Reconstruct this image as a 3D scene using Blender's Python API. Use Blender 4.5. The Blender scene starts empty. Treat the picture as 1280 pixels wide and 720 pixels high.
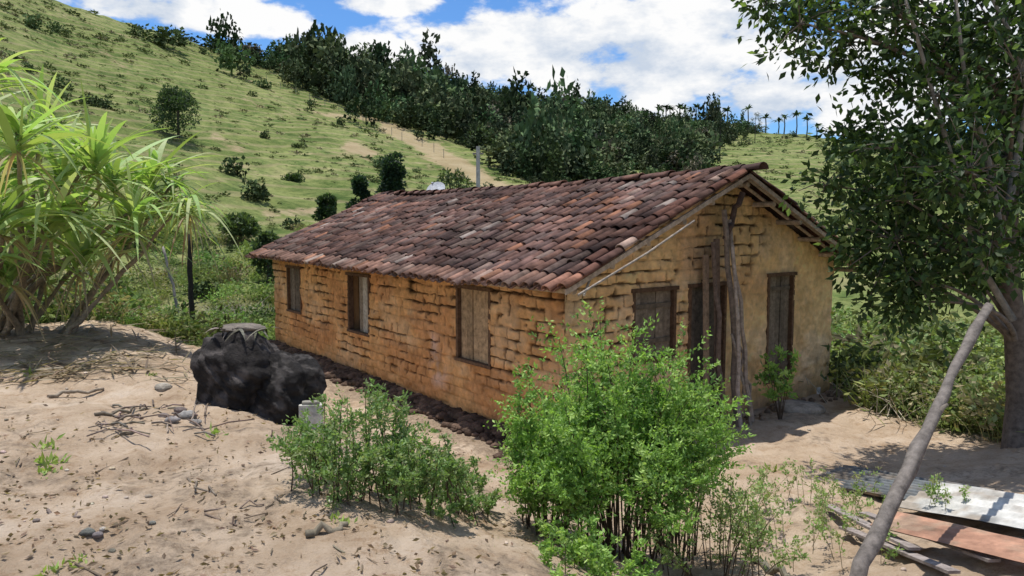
import bpy, math, numpy as np
from mathutils import Vector
rng = np.random.default_rng(7)
sc = bpy.context.scene
sc.view_settings.view_transform = 'Standard'
sc.view_settings.look = 'None'
sc.view_settings.exposure = 0
CAMZ = 3.23; F = 914.0; TH = math.radians(5.0)
# ------------------------------------------------------------ noise helpers
def h2(ix, iy, seed=0):
    n = (ix*374761393 + iy*668265263 + seed*144665) & 0xffffffff
    n = ((n ^ (n >> 13))*1274126177) & 0xffffffff
    return ((n ^ (n >> 16)) & 0xffff)/65535.0
def vn(x, y, seed=0):
    x = np.asarray(x, float); y = np.asarray(y, float)
    ix = np.floor(x).astype(np.int64); iy = np.floor(y).astype(np.int64)
    fx = x-ix; fy = y-iy
    fx = fx*fx*(3-2*fx); fy = fy*fy*(3-2*fy)
    a = h2(ix, iy, seed); b = h2(ix+1, iy, seed); c = h2(ix, iy+1, seed); d = h2(ix+1, iy+1, seed)
    return (a*(1-fx)+b*fx)*(1-fy)+(c*(1-fx)+d*fx)*fy
def fbm(x, y, seed=0, o=4):
    s = 0; a = .5; t = 0
    for i in range(o):
        s = s+a*vn(np.asarray(x)*2**i+i*17.3, np.asarray(y)*2**i-i*9.1, seed+i); t += a; a *= .5
    return s/t
def ss(a, b, x):
    t = np.clip((np.asarray(x, float)-a)/(b-a), 0, 1)
    return t*t*(3-2*t)
# ------------------------------------------------------------ terrain height
AX, AY = .72, 9.91
Lx, Ly = -.6, .8
Gx, Gy = .8, .6
azk = np.array([-180, -100, -60, -45, -35, -31.5, -25.7, -18.7, -11.7, -5, 0, 7.5, 11.7, 15.9, 21.5, 24.5, 35, 60, 100, 180.])
Rk = np.array([150, 130, 120, 125, 130, 132, 140, 150, 165, 190, 205, 230, 245, 255, 260, 260, 250, 200, 160, 150.])
kk = np.array([.15, .2, .3, .36, .34, .297, .26, .216, .192, .168, .158, .142, .129, .127, .121, .108, .10, .1, .12, .15])
zk = CAMZ+Rk*np.maximum(np.cos(np.radians(azk)), .5)*kk
def H(x, y):
    x = np.asarray(x, float); y = np.asarray(y, float)
    r = np.hypot(x, y)+1e-6; az = np.degrees(np.arctan2(x, y))
    d = -((x-AX)*.8+(y-AY)*.6); e = (x-AX)*.6-(y-AY)*.8
    za = 1.25*ss(.7, 4.8, d)+.35*ss(5, 11, d)
    zb = 1.15*ss(2.0, 8.5, e)
    near = (za+zb+np.sqrt((za-zb)**2+.01))/2-.05
    clear = ss(.0, 1.2, np.maximum(d, e))
    near = near+(.20*(fbm(x*.7, y*.7, 3)-.5)+.15*(fbm(x*2.3, y*2.3, 5)-.5)+.06*(fbm(x*8, y*8, 8, 2)-.5))*(.2+.8*clear)
    Rs = np.interp(az, azk, Rk); zs = np.interp(az, azk, zk)
    r0 = 20.0
    t = np.clip((r-r0)/(Rs-r0), 0, 1)
    hill = -1.0+(zs+1.0)*t**1.22
    hill = hill+(4.5*(fbm(x/30, y/30, 11)-.5)*np.minimum(1, 4*t*(1-t)+.05)+1.2*(fbm(x/6, y/6, 12)-.5)*ss(0, .1, t))
    over = np.maximum(r-Rs, 0)
    hill = np.where(r > Rs, np.maximum(zs-over*.25-over**2*.0006, -5), hill)
    rf = np.interp(az, [-180, -90, -35, -18, 0, 20, 35, 90, 180], [30, 24, 17, 20, 26, 19, 14, 22, 30])
    w = ss(rf, rf+7, r)
    return near*(1-w)+hill*w
def yard_w(x, y):
    r = np.hypot(x, y); az = np.degrees(np.arctan2(x, y))
    rf = np.interp(az, [-180, -90, -35, -18, 0, 20, 27, 35, 90, 180], [30, 24, 17, 19.5, 26, 19, 13.2, 11.6, 14, 30])
    return ss(rf-.4, rf+1.8, r+1.5*(fbm(x*.8, y*.8, 21)-.5))
def ray(px, py):
    a = (px-640)/F; u = (360-py)/F
    return np.array([a, math.cos(TH)+u*math.sin(TH), -math.sin(TH)+u*math.cos(TH)])
def at(px, py, dist):
    return np.array([0, 0, CAMZ])+ray(px, py)*dist
_t = np.exp(np.linspace(np.log(1.0), np.log(400), 3500))
def og(px, py, dz=0):
    t = _t; d = ray(px, py)
    X = d[0]*t; Y = d[1]*t; Z = CAMZ+d[2]*t
    k = np.argmax(Z < H(X, Y))
    return np.array([X[k], Y[k], float(H(X[k], Y[k]))+dz])
def project(x, y, z):
    dep = y*math.cos(TH)-(z-CAMZ)*math.sin(TH)
    up = y*math.sin(TH)+(z-CAMZ)*math.cos(TH)
    return 640+F*x/dep, 360-F*up/dep
# ------------------------------------------------------------ mesh builder
class MB:
    def __init__(s): s.V = []; s.Q = []; s.C = []; s.n = 0
    def add(s, v, q, c):
        v = np.asarray(v, float).reshape(-1, 3); q = np.asarray(q, np.int64).reshape(-1, 4)
        c = np.asarray(c, float)
        if c.ndim == 1: c = np.tile(c, (len(v), 1))
        s.V.append(v); s.Q.append(q+s.n); s.C.append(c); s.n += len(v)
    def box(s, p0, ax, ay, az_, c):
        p0, ax, ay, az_ = [np.asarray(k, float) for k in (p0, ax, ay, az_)]
        v = [p0, p0+ax, p0+ax+ay, p0+ay, p0+az_, p0+ax+az_, p0+ax+ay+az_, p0+ay+az_]
        s.add(v, [[0, 3, 2, 1], [4, 5, 6, 7], [0, 1, 5, 4], [1, 2, 6, 5], [2, 3, 7, 6], [3, 0, 4, 7]], c)
    def tube(s, pts, rad, c, n=8, rough=.0):
        pts = np.asarray(pts, float); m = len(pts); rad = np.broadcast_to(np.asarray(rad, float), (m,))
        T = np.gradient(pts, axis=0); T /= np.linalg.norm(T, axis=1)[:, None]+1e-9
        ref = np.array([.31, .2, .93]) if abs(T[0][2]) < .8 else np.array([.95, .2, .1])
        U = np.cross(T, ref); U /= np.linalg.norm(U, axis=1)[:, None]+1e-9
        W = np.cross(T, U)
        a = np.arange(n)/n*2*np.pi
        R = rad[:, None]*(1+rough*(rng.random((m, n))-.5))
        v = pts[:, None, :]+R[..., None]*(np.cos(a)[None, :, None]*U[:, None, :]+np.sin(a)[None, :, None]*W[:, None, :])
        i = np.arange(m-1)[:, None]*n; j = np.arange(n)[None, :]; k = (j+1) % n
        q = np.stack([i+j, i+k, i+n+k, i+n+j], -1).reshape(-1, 4)
        caps = []
        if n == 8:
            for b in (0, (m-1)*n): caps += [[b, b+1, b+2, b+3], [b, b+3, b+4, b+7], [b+4, b+5, b+6, b+7]]
        if n == 4: caps = [[0, 1, 2, 3], [(m-1)*n+t for t in range(4)]]
        if caps: q = np.vstack([q, caps])
        s.add(v.reshape(-1, 3), q, c)
    def leaves(s, P, D, ln, wd, C):
        n = len(P); P = np.asarray(P, float)
        D = D/(np.linalg.norm(D, axis=1)[:, None]+1e-9)
        S = np.cross(D, rng.normal(size=(n, 3))); S /= np.linalg.norm(S, axis=1)[:, None]+1e-9
        N = np.cross(D, S)
        ln = np.broadcast_to(ln, (n,))[:, None]; wd = np.broadcast_to(wd, (n,))[:, None]
        a = P; b = P+D*ln*.45+S*wd*.5+N*wd*.12; c = P+D*ln; d = P+D*ln*.45-S*wd*.5+N*wd*.12
        v = np.stack([a, b, c, d], 1).reshape(-1, 3)
        q = np.arange(n*4).reshape(-1, 4)
        s.add(v, q, np.repeat(C, 4, axis=0))
    def straps(s, P, D, ln, wd, droop, C, k=7):
        n = len(P); P = np.asarray(P, float); D = D/(np.linalg.norm(D, axis=1)[:, None]+1e-9)
        S = np.cross(D, np.array([0, 0, 1.])+rng.normal(size=(n, 3))*.25); S /= np.linalg.norm(S, axis=1)[:, None]+1e-9
        ln = np.broadcast_to(ln, (n,)); wd = np.broadcast_to(wd, (n,)); droop = np.broadcast_to(droop, (n,))
        t = np.linspace(0, 1, k+1)
        ctr = P[:, None, :]+D[:, None, :]*(ln[:, None]*t)[..., None]
        ctr[..., 2] -= droop[:, None]*ln[:, None]*t**2.2
        w = np.minimum(1, .45+2.2*t)*np.maximum(0, 1-t**2.6)*.5+.01
        off = S[:, None, :]*(wd[:, None]*w)[..., None]
        v = np.stack([ctr-off, ctr+off], 2).reshape(-1, 3)
        i = np.arange(n)[:, None]*(2*(k+1)); j = np.arange(k)[None, :]*2
        q = np.stack([i+j, i+j+1, i+j+3, i+j+2], -1).reshape(-1, 4)
        s.add(v, q, np.repeat(C, 2*(k+1), axis=0))
    def lump(s, c, r, col, seed=0, nu=12, nv=8, amp=.35, planes=0, fine=0.):
        c = np.asarray(c, float); r = np.broadcast_to(r, (3,))
        u = np.arange(nu)/nu*2*np.pi; v = np.linspace(0, np.pi, nv+1)
        U, W = np.meshgrid(u, v)
        d = np.stack([np.cos(U)*np.sin(W), np.sin(U)*np.sin(W), np.cos(W)], -1)
        m = 1+amp*2*(fbm(d[..., 0]*1.6+d[..., 2]*1.1+seed*3.7, d[..., 1]*1.6-d[..., 2]*.9+seed, 31, 3)-.5)
        if planes:
            rg = np.random.default_rng(seed); pn = rg.normal(size=(planes, 3)); pn /= np.linalg.norm(pn, axis=1)[:, None]
            hh = .66+.34*rg.random(planes); dt_ = np.maximum(d@pn.T, 1e-3); lim = (hh/dt_).min(-1)
            m = np.minimum(m, lim)
        if fine: m = m+fine*(fbm(d[..., 0]*5+d[..., 2]*4+seed, d[..., 1]*5-d[..., 2]*4, 37, 5)-.5)
        p = c+d*m[..., None]*r
        i = np.arange(nv)[:, None]*nu; j = np.arange(nu)[None, :]; k = (j+1) % nu
        q = np.stack([i+j, i+nu+j, i+nu+k, i+k], -1).reshape(-1, 4)
        if planes:
            f = fbm(d[..., 0]*4+seed, d[..., 1]*4+d[..., 2]*4, 39, 5)
            col = (np.array(col)*(1+2.2*ss(.50, .64, f))[..., None]).reshape(-1, 3)
        s.add(p.reshape(-1, 3), q, col)
    def arrays(s): return np.vstack(s.V), np.vstack(s.Q), np.vstack(s.C)
    def stamp(s, proto, pos, sc_, rot, tint):
        V, Q, C = proto; n = len(pos)
        if n == 0: return
        cr, sr = np.cos(rot), np.sin(rot); sc_ = np.asarray(sc_, float)
        if sc_.ndim == 1: sc_ = np.repeat(sc_[:, None], 3, 1)
        X = V[None, :, 0]*sc_[:, 0:1]; Y = V[None, :, 1]*sc_[:, 1:2]; Z = V[None, :, 2]*sc_[:, 2:3]
        v = np.stack([X*cr[:, None]-Y*sr[:, None]+pos[:, 0:1], X*sr[:, None]+Y*cr[:, None]+pos[:, 1:2], Z+pos[:, 2:3]], -1)
        q = Q[None]+(np.arange(n)*len(V))[:, None, None]
        c = C[None]*tint[:, None, :]
        s.add(v.reshape(-1, 3), q.reshape(-1, 4), c.reshape(-1, 3))
    def obj(s, name, mat, smooth=False, parent=None):
        V, Q, C = s.arrays()
        me = bpy.data.meshes.new(name)
        me.vertices.add(len(V)); me.vertices.foreach_set('co', V.astype(np.float32).ravel())
        me.loops.add(len(Q)*4); me.loops.foreach_set('vertex_index', Q.astype(np.int32).ravel())
        me.polygons.add(len(Q)); me.polygons.foreach_set('loop_start', (np.arange(len(Q))*4).astype(np.int32))
        me.update(calc_edges=True)
        ca = me.color_attributes.new('Col', 'FLOAT_COLOR', 'POINT')
        ca.data.foreach_set('color', np.hstack([C, np.ones((len(C), 1))]).astype(np.float32).ravel())
        me.polygons.foreach_set('use_smooth', np.full(len(Q), smooth))
        me.materials.append(mat)
        ob = bpy.data.objects.new(name, me); sc.collection.objects.link(ob)
        if parent: ob.parent = parent
        return ob
def empty(name):
    e = bpy.data.objects.new(name, None); sc.collection.objects.link(e); return e
def jit(col, n, v=.25, hue=.08):
    col = np.asarray(col, float)
    return np.clip(col[None]*(1+v*(rng.random((n, 1))*2-1))*(1+hue*(rng.random((n, 3))*2-1)), 0, 1)
# ------------------------------------------------------------ materials
def mat_attr(name, rough=.9, nscale=8, nvar=.35, bump=.3, bscale=25, translucent=0., spec=.2, bdist=.02):
    m = bpy.data.materials.new(name); m.use_nodes = True; nt = m.node_tree; N = nt.nodes; Lk = nt.links; N.clear()
    out = N.new('ShaderNodeOutputMaterial'); b = N.new('ShaderNodeBsdfPrincipled')
    b.inputs['Roughness'].default_value = rough; b.inputs['Specular IOR Level'].default_value = spec
    a = N.new('ShaderNodeAttribute'); a.attribute_name = 'Col'
    col = a.outputs['Color']
    tc = N.new('ShaderNodeTexCoord')
    if nvar > 0:
        nz = N.new('ShaderNodeTexNoise'); nz.inputs['Scale'].default_value = nscale; nz.inputs['Detail'].default_value = 6; nz.inputs['Roughness'].default_value = .65
        Lk.new(tc.outputs['Object'], nz.inputs['Vector'])
        mr = N.new('ShaderNodeMapRange'); mr.inputs[1].default_value = .3; mr.inputs[2].default_value = .7
        mr.inputs[3].default_value = 1-nvar; mr.inputs[4].default_value = 1+nvar
        Lk.new(nz.outputs['Fac'], mr.inputs[0])
        vm = N.new('ShaderNodeVectorMath'); vm.operation = 'SCALE'
        Lk.new(col, vm.inputs[0]); Lk.new(mr.outputs[0], vm.inputs['Scale']); col = vm.outputs[0]
    Lk.new(col, b.inputs['Base Color'])
    if bump > 0:
        n2 = N.new('ShaderNodeTexNoise'); n2.inputs['Scale'].default_value = bscale; n2.inputs['Detail'].default_value = 8; n2.inputs['Roughness'].default_value = .7
        Lk.new(tc.outputs['Object'], n2.inputs['Vector'])
        bp = N.new('ShaderNodeBump'); bp.inputs['Strength'].default_value = bump; bp.inputs['Distance'].default_value = bdist
        Lk.new(n2.outputs['Fac'], bp.inputs['Height']); Lk.new(bp.outputs[0], b.inputs['Normal'])
    sh = b.outputs[0]
    if translucent > 0:
        tr = N.new('ShaderNodeBsdfTranslucent')
        g = N.new('ShaderNodeVectorMath'); g.operation = 'MULTIPLY'; g.inputs[1].default_value = (1.25, 1.35, .6)
        Lk.new(col, g.inputs[0]); Lk.new(g.outputs[0], tr.inputs['Color'])
        mx = N.new('ShaderNodeMixShader'); mx.inputs[0].default_value = translucent
        Lk.new(sh, mx.inputs[1]); Lk.new(tr.outputs[0], mx.inputs[2]); sh = mx.outputs[0]
    Lk.new(sh, out.inputs['Surface'])
    return m
M_leaf = mat_attr('leaf', .55, 3, 0, 0, translucent=.38, spec=.35)
M_far = mat_attr('far_foliage', .8, .15, 0, 0, translucent=0, spec=.1)
M_weed = mat_attr('weed_foliage', .8, .15, 0, 0, translucent=.3, spec=.15)
M_wood = mat_attr('weathered_wood', .9, 14, .45, .7, 40, bdist=.012)
M_tile = mat_attr('clay_tile', .92, 3.2, .7, .6, 55, bdist=.01, spec=.12)
M_mud = mat_attr('mud_wall', .95, 3.2, .24, 1.0, 22, spec=.05, bdist=.032)
M_rock = mat_attr('rock', .9, 5, .6, 1.0, 13, bdist=.06)
M_misc = mat_attr('painted', .7, 9, .3, .2, 50, bdist=.005)

def ground_mat():
    m = bpy.data.materials.new('ground'); m.use_nodes = True; nt = m.node_tree; N = nt.nodes; Lk = nt.links
    b = N['Principled BSDF']; b.inputs['Roughness'].default_value = 1; b.inputs['Specular IOR Level'].default_value = .05
    tc = N.new('ShaderNodeTexCoord')
    def noise(scale, det=8, ro=.6, sy=None):
        n = N.new('ShaderNodeTexNoise'); n.inputs['Scale'].default_value = scale; n.inputs['Detail'].default_value = det; n.inputs['Roughness'].default_value = ro
        Lk.new(tc.outputs['Object'], n.inputs['Vector']); return n.outputs['Fac']
    def ramp(f, stops):
        r = N.new('ShaderNodeValToRGB'); e = r.color_ramp.elements
        e[0].position, e[0].color = stops[0][0], (*stops[0][1], 1); e[1].position, e[1].color = stops[-1][0], (*stops[-1][1], 1)
        for p, c in stops[1:-1]:
            x = e.new(p); x.color = (*c, 1)
        Lk.new(f, r.inputs[0]); return r.outputs[0]
    def mix(f, a, c, mode='MIX'):
        x = N.new('ShaderNodeMix'); x.data_type = 'RGBA'; x.blend_type = mode
        if isinstance(f, float): x.inputs[0].default_value = f
        else: Lk.new(f, x.inputs[0])
        Lk.new(a, x.inputs[6]); Lk.new(c, x.inputs[7]); return x.outputs[2]
    at_ = N.new('ShaderNodeAttribute'); at_.attribute_name = 'Col'
    sp = N.new('ShaderNodeSeparateColor'); Lk.new(at_.outputs['Color'], sp.inputs[0])
    dirt = ramp(noise(.9, 12, .72), [(.3, (.31, .215, .14)), (.42, (.45, .335, .23)), (.55, (.56, .435, .315)), (.7, (.64, .53, .415))])
    spk = ramp(noise(34, 6, .75), [(.30, (.45, .38, .32)), (.43, (1, 1, 1)), (.75, (1.1, 1.1, 1.1))])
    dirt = mix(.65, dirt, spk, 'MULTIPLY')
    lit = ramp(noise(4.5, 12, .84), [(.52, (1, 1, 1)), (.60, (.74, .66, .58)), (.70, (.42, .34, .28))])
    dirt = mix(.8, dirt, lit, 'MULTIPLY')
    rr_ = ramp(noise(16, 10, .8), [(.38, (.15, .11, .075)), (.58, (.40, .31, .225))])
    g1 = ramp(noise(.09, 12, .7), [(.3, (.095, .125, .04)), (.45, (.15, .185, .06)), (.58, (.20, .23, .085)), (.75, (.30, .27, .145))])
    g2 = ramp(noise(1.3, 12, .88), [(.34, (.28, .36, .28)), (.5, (1, 1, 1)), (.68, (1.5, 1.4, 1.35))])
    gr = mix(.95, g1, g2, 'MULTIPLY')
    g3 = ramp(noise(.35, 10, .78), [(.4, (.5, .64, .5)), (.55, (1.12, 1.06, 1.06))])
    gr = mix(.9, gr, g3, 'MULTIPLY')
    soil = ramp(noise(.35, 10, .7), [(.3, (.30, .22, .12)), (.7, (.43, .34, .22))])
    wv = N.new('ShaderNodeTexWave'); wv.bands_direction = 'Z'; wv.inputs['Scale'].default_value = .33; wv.inputs['Distortion'].default_value = 7; wv.inputs['Detail'].default_value = 4; wv.inputs['Detail Scale'].default_value = .35
    Lk.new(tc.outputs['Object'], wv.inputs['Vector'])
    wr = N.new('ShaderNodeMapRange'); wr.inputs[1].default_value = .72; wr.inputs[2].default_value = 1; wr.inputs[3].default_value = 0; wr.inputs[4].default_value = .36
    Lk.new(wv.outputs['Fac'], wr.inputs[0])
    gr = mix(wr.outputs[0], gr, soil)
    def mask(sock, k, amp=1.3, top=1.0):
        a = N.new('ShaderNodeMath'); a.operation = 'MULTIPLY_ADD'; Lk.new(noise(k, 8, .7), a.inputs[0]); a.inputs[1].default_value = amp; a.inputs[2].default_value = -amp/2
        c = N.new('ShaderNodeMath'); c.operation = 'ADD'; Lk.new(sock, c.inputs[0]); Lk.new(a.outputs[0], c.inputs[1])
        r = N.new('ShaderNodeMapRange'); r.inputs[1].default_value = .35; r.inputs[2].default_value = .65; r.inputs[4].default_value = top; Lk.new(c.outputs[0], r.inputs[0]); return r.outputs[0]
    gs = mix(mask(sp.outputs[1], .5, 2.2, .85), gr, soil)
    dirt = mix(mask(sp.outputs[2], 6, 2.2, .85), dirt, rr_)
    fin = mix(mask(sp.outputs[0], 2.0), dirt, gs)
    Lk.new(fin, b.inputs['Base Color'])
    bp = N.new('ShaderNodeBump'); bp.inputs['Strength'].default_value = .9; bp.inputs['Distance'].default_value = .09
    Lk.new(noise(8, 12, .75), bp.inputs['Height']); Lk.new(bp.outputs[0], b.inputs['Normal'])
    return m
fr = np.concatenate([np.arange(-180, -50, 4.), np.arange(-50, 50, .25), np.arange(50, 180, 4.)])
rr = np.concatenate([[0.05, .3], np.exp(np.arange(np.log(.6), np.log(420), .0155)), [520, 700, 1000, 1500, 2500]])
A_, R_ = np.meshgrid(np.radians(fr), rr)
X = R_*np.sin(A_); Y = R_*np.cos(A_); Z = H(X, Y)
gm = MB(); m_, n_ = X.shape
i = np.arange(m_-1)[:, None]*n_; j = np.arange(n_)[None, :]; k = (j+1) % n_
Qg = np.stack([i+j, i+k, i+n_+k, i+n_+j], -1).reshape(-1, 4)
Gm = yard_w(X, Y)
PX, PY = project(X, np.maximum(Y, .1), Z)
def seg(px, py, a, b, w):
    ax, ay = a; bx, by = b
    t = np.clip(((px-ax)*(bx-ax)+(py-ay)*(by-ay))/((bx-ax)**2+(by-ay)**2), 0, 1)
    return np.exp(-(((px-ax-t*(bx-ax))**2+((py-ay-t*(by-ay))*1.6)**2)/w**2))
def track(px, py):
    return np.maximum.reduce([seg(px, py, (485, 160), (540, 187), 12), seg(px, py, (540, 187), (625, 238), 15), seg(px, py, (438, 183), (462, 192), 12)*.9])
soilm = np.maximum.reduce([track(PX, PY)*1.1, seg(PX, PY, (395, 140), (470, 150), 6)*.5, seg(PX, PY, (270, 170), (300, 185), 12)*.6, seg(PX, PY, (330, 268), (400, 262), 10)*.6, seg(PX, PY, (285, 205), (330, 215), 9)*.5, seg(PX, PY, (120, 60), (160, 90), 12)*.4])*(Y > 30)
soilm = np.where(Y > 0, soilm, 0)+.28*ss(.5, .72, fbm(X/9, Y/9, 44))
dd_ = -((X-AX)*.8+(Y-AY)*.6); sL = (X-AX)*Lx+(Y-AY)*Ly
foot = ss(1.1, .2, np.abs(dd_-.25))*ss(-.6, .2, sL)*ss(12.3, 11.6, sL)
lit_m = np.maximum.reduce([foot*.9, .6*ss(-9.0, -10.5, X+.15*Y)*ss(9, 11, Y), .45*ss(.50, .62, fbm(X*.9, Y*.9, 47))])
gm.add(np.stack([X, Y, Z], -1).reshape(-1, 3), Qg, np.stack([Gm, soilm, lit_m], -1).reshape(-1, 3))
ground = gm.obj('ground', ground_mat(), smooth=True)
# ------------------------------------------------------------ house
house = empty('adobe_house')
A0 = np.array([AX, AY, 0.]); L3 = np.array([Lx, Ly, 0.]); G3 = np.array([Gx, Gy, 0.]); Z3 = np.array([0, 0, 1.])
LEN, WID = 11.7, 6.8; RZ = 4.0; SL = .427
def hp(s, g, z): return A0+L3*s+G3*g+Z3*z
def zr(g): return RZ-abs(g-WID/2)*SL
def wallgrid(name, U, Vmax, origin, du, out, openings, basec, gable=False, seed=0):
    st = .016; nu = int(U/st); nv = int(Vmax/st)
    u = np.linspace(0, U, nu+1); v = np.linspace(-.25, Vmax, nv+1)
    UU, VV = np.meshgrid(u, v)
    rh = .168
    q = (VV+.055*(fbm(UU*.8, VV*.9, seed+1)-.5)*2+.020*(fbm(UU*6, VV*6, seed+9)-.5)*2)/rh
    ii = np.floor(q).astype(np.int64); f = q-ii
    dl = np.minimum(f, 1-f)*rh
    line = np.round(q).astype(np.int64)
    wl = .003+.026*fbm(UU*4.1+line*5.37, line*3.1, seed+2, 3)**2.2*1.6
    pres = ss(.22, .45, vn(UU*1.9+line*13.7, line*1.9, seed+3))
    gh = (1-ss(wl*.6, wl*1.3, dl))*pres
    cw = .31
    uu = UU+h2(ii, ii*0, seed)*.7+.024*(fbm(UU*6, VV*9, seed+4)-.5)*2
    qc = uu/cw; ci = np.round(qc).astype(np.int64)
    qc = qc+(h2(ci, ii, seed+21)-.5)*.5; dv = np.abs(qc-ci)*cw
    wv_ = .003+.020*h2(ci, ii, seed+5)**1.7
    gv = (1-ss(wv_*.6, wv_*1.3, dv))*(h2(ci, ii, seed+6) > .22)
    g = np.maximum(gh, gv)
    n1 = fbm(UU*1.1, VV*1.1, seed+7)
    hole = ss(.62, .70, fbm(UU*5.5, VV*8, seed+23, 3))*ss(.055, .0, np.minimum(dl, dv))
    g = np.maximum(g, hole)
    smear = (.85 if gable else .75)*ss(.52, .62, fbm(UU*1.9, VV*2.6, seed+27, 5))
    if gable:
        sm = ss(.0, .5, (UU-3.3)*.8+(1.9-VV)*.7+(n1-.5)*1.6)
        sm = np.maximum(sm, ss(0, .4, 1.0-VV+(n1-.5)*1.2))
    else:
        sm = .85*ss(0, .5, .65-VV+(n1-.5)*1.6)
    sm = np.maximum(sm, smear)
    g = g*(1-.93*sm)
    kb = np.floor(qc).astype(np.int64)
    bump_b = (h2(kb, ii, seed+30)-.5)*.012*(1-sm)
    disp = -.05*g+.06*(fbm(UU*2.4, VV*2.4, seed+8)-.5)+.05*(fbm(UU*9, VV*9, seed+10)-.5)+bump_b
    P = origin+du*UU[..., None]+Z3*VV[..., None]+out*disp[..., None]
    base = np.array(basec)
    C = np.ones(UU.shape+(3,))*base
    var = .80+.40*fbm(UU*.9+5, VV*1.1, seed+12)
    C *= var[..., None]
    pale = ss(.48, .64, fbm(UU*1.5, VV*2.0, seed+13, 5))*(.6 if gable else .35)
    C = C*(1-pale[..., None])+np.array([.74, .54, .34])*pale[..., None]
    red = ss(.44, .62, fbm(UU*1.1+9, VV*1.4+3, seed+14, 5))*(.3 if gable else .65)
    C = C*(1-red[..., None])+np.array([.58, .27, .11])*red[..., None]
    blockv = (h2(kb, ii, seed+15)-.5)*.14*(1-sm)
    C *= (1+blockv)[..., None]
    C *= (1+.55*(fbm(UU*13, VV*13, seed+17, 4)-.5))[..., None]
    low_dark = ss(.4, 0, VV+(n1-.5)*.5)*.3  # wall colour gets darker towards the bottom, with a noisy upper edge
    C *= (1-low_dark)[..., None]
    if gable:
        stain = seg(UU, VV, (3.0, 2.4), (3.3, 3.5), .35)*.3
    else:
        stain = np.maximum(seg(UU, VV, (4.3, 2.0), (4.3, 2.5), .10)*.85, seg(UU, VV, (.05, 2.2), (.05, 2.5), .12)*.6)
        pk = (seg(UU, VV, (3.6, 1.15), (3.3, .55), .28)*.7*ss(.35, .6, fbm(UU*4, VV*4, 99)))[..., None]
        C = C*(1-pk)+np.array([.76, .53, .42])*pk
    C *= (1-stain)[..., None]
    C = C*(1-g[..., None]*.92)+np.array([.04, .022, .013])*g[..., None]*.92
    nn = nu+1
    a = (np.arange(nv)[:, None]*nn+np.arange(nu)[None, :])
    qd = np.stack([a, a+1, a+nn+1, a+nn], -1)
    uc = (UU[:-1, :-1]+UU[1:, 1:])/2; vc = (VV[:-1, :-1]+VV[1:, 1:])/2
    keep = np.ones(uc.shape, bool)
    for (u0, u1, v0, v1) in openings: keep &= ~((uc > u0) & (uc < u1) & (vc > v0) & (vc < v1))
    if gable: keep &= vc < (RZ-np.abs(uc-WID/2)*SL-.03)
    b = MB(); b.add(P.reshape(-1, 3), qd[keep], np.clip(C, 0, .85).reshape(-1, 3))
    return b.obj(name, M_mud, True, house)
long_op = [(1.79, 2.72, 1.0, 2.2), (6.05, 7.02, .98, 2.17), (9.8, 10.67, 1.07, 2.16)]
gab_op = [(1.35, 2.25, 1.2, 2.24), (2.62, 3.5, .05, 2.25), (4.72, 5.47, .45, 2.33)]
wallgrid('wall_long', LEN, 2.56, A0, L3, -G3, long_op, (.76, .42, .18), False, 50)
wallgrid('wall_gable', WID, 4.05, A0, G3, -L3, gab_op, (.81, .54, .265), True, 90)
bk = MB()
ow = (.5, .3, .13)
bk.box(hp(LEN-.15, 0.05, -.2), L3*.15, G3*(WID-.1), Z3*2.7, ow)
bk.box(hp(.1, WID-.15, -.2), L3*(LEN-.2), G3*.15, Z3*2.72, ow)
for k_ in range(20):
    z = 2.5+k_*.07; w = (RZ-z-.06)/SL
    if w > 0: bk.box(hp(LEN-.14, WID/2-w, z), L3*.12, G3*2*w, Z3*.07, ow)
bk.box(hp(.02, .02, -.05), L3*(LEN-.1), G3*(WID-.1), Z3*.03, (.2, .15, .1))
bk.obj('walls_back', M_mud, False, house)
wd = MB(); rv = MB()
greyw = np.array([.24, .19, .14]); brownw = np.array([.17, .10, .06])
def opening(o, along, out, org, kind, cols):
    u0, u1, v0, v1 = o; inn = -out; D = .2
    P = lambda u, v, dpt: org+along*u+Z3*v+inn*dpt
    c = (.42, .24, .11)
    rv.box(P(u0-.06, v0-.06, .04), along*.05, Z3*(v1-v0+.12), inn*D, c); rv.box(P(u1+.01, v0-.06, .04), along*.05, Z3*(v1-v0+.12), inn*D, c)
    fc = cols[0]
    wd.box(P(u0-.035, v0, -.01), along*.06, Z3*(v1-v0), inn*.12, fc*.8); wd.box(P(u1-.025, v0, -.01), along*.06, Z3*(v1-v0), inn*.12, fc*.8)
    wd.box(P(u0-.07, v1-.02, -.03), along*(u1-u0+.14), Z3*.06, inn*.14, fc*.7); wd.box(P(u0-.05, v0-.04, -.03), along*(u1-u0+.1), Z3*.05, inn*.14, fc*.85)
    n = 5; w = (u1-u0-.05)/n
    for a in range(n):
        cc = cols[1]*(.75+.5*rng.random())
        if kind == 'half' and a >= 3: continue
        if kind == 'half' and a < 2: cc = np.array([.42, .38, .32])*(.9+.2*rng.random())
        for seg_ in range(6):
            v_a = v0+.012+(v1-v0-.04)*seg_/6
            wd.box(P(u0+.026+a*w, v_a, .055+.006*((a*7) % 3)), along*(w-.010), Z3*((v1-v0-.04)/6), inn*.03, cc*(.9+.2*rng.random()))
    if kind in ('cross',):
        for vv in (v0+.22, v1-.28): wd.box(P(u0+.05, vv, .035), along*(u1-u0-.1), Z3*.07, inn*.02, cols[1]*.7)
opening(long_op[0], L3, -G3, A0, 'plain', (brownw, np.array([.38, .26, .15])))
opening(long_op[1], L3, -G3, A0, 'half', (brownw, greyw))
opening(long_op[2], L3, -G3, A0, 'plain', (brownw, greyw*.7))
opening(gab_op[0], G3, -L3, A0, 'cross', (brownw*.8, greyw*.75))
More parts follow.
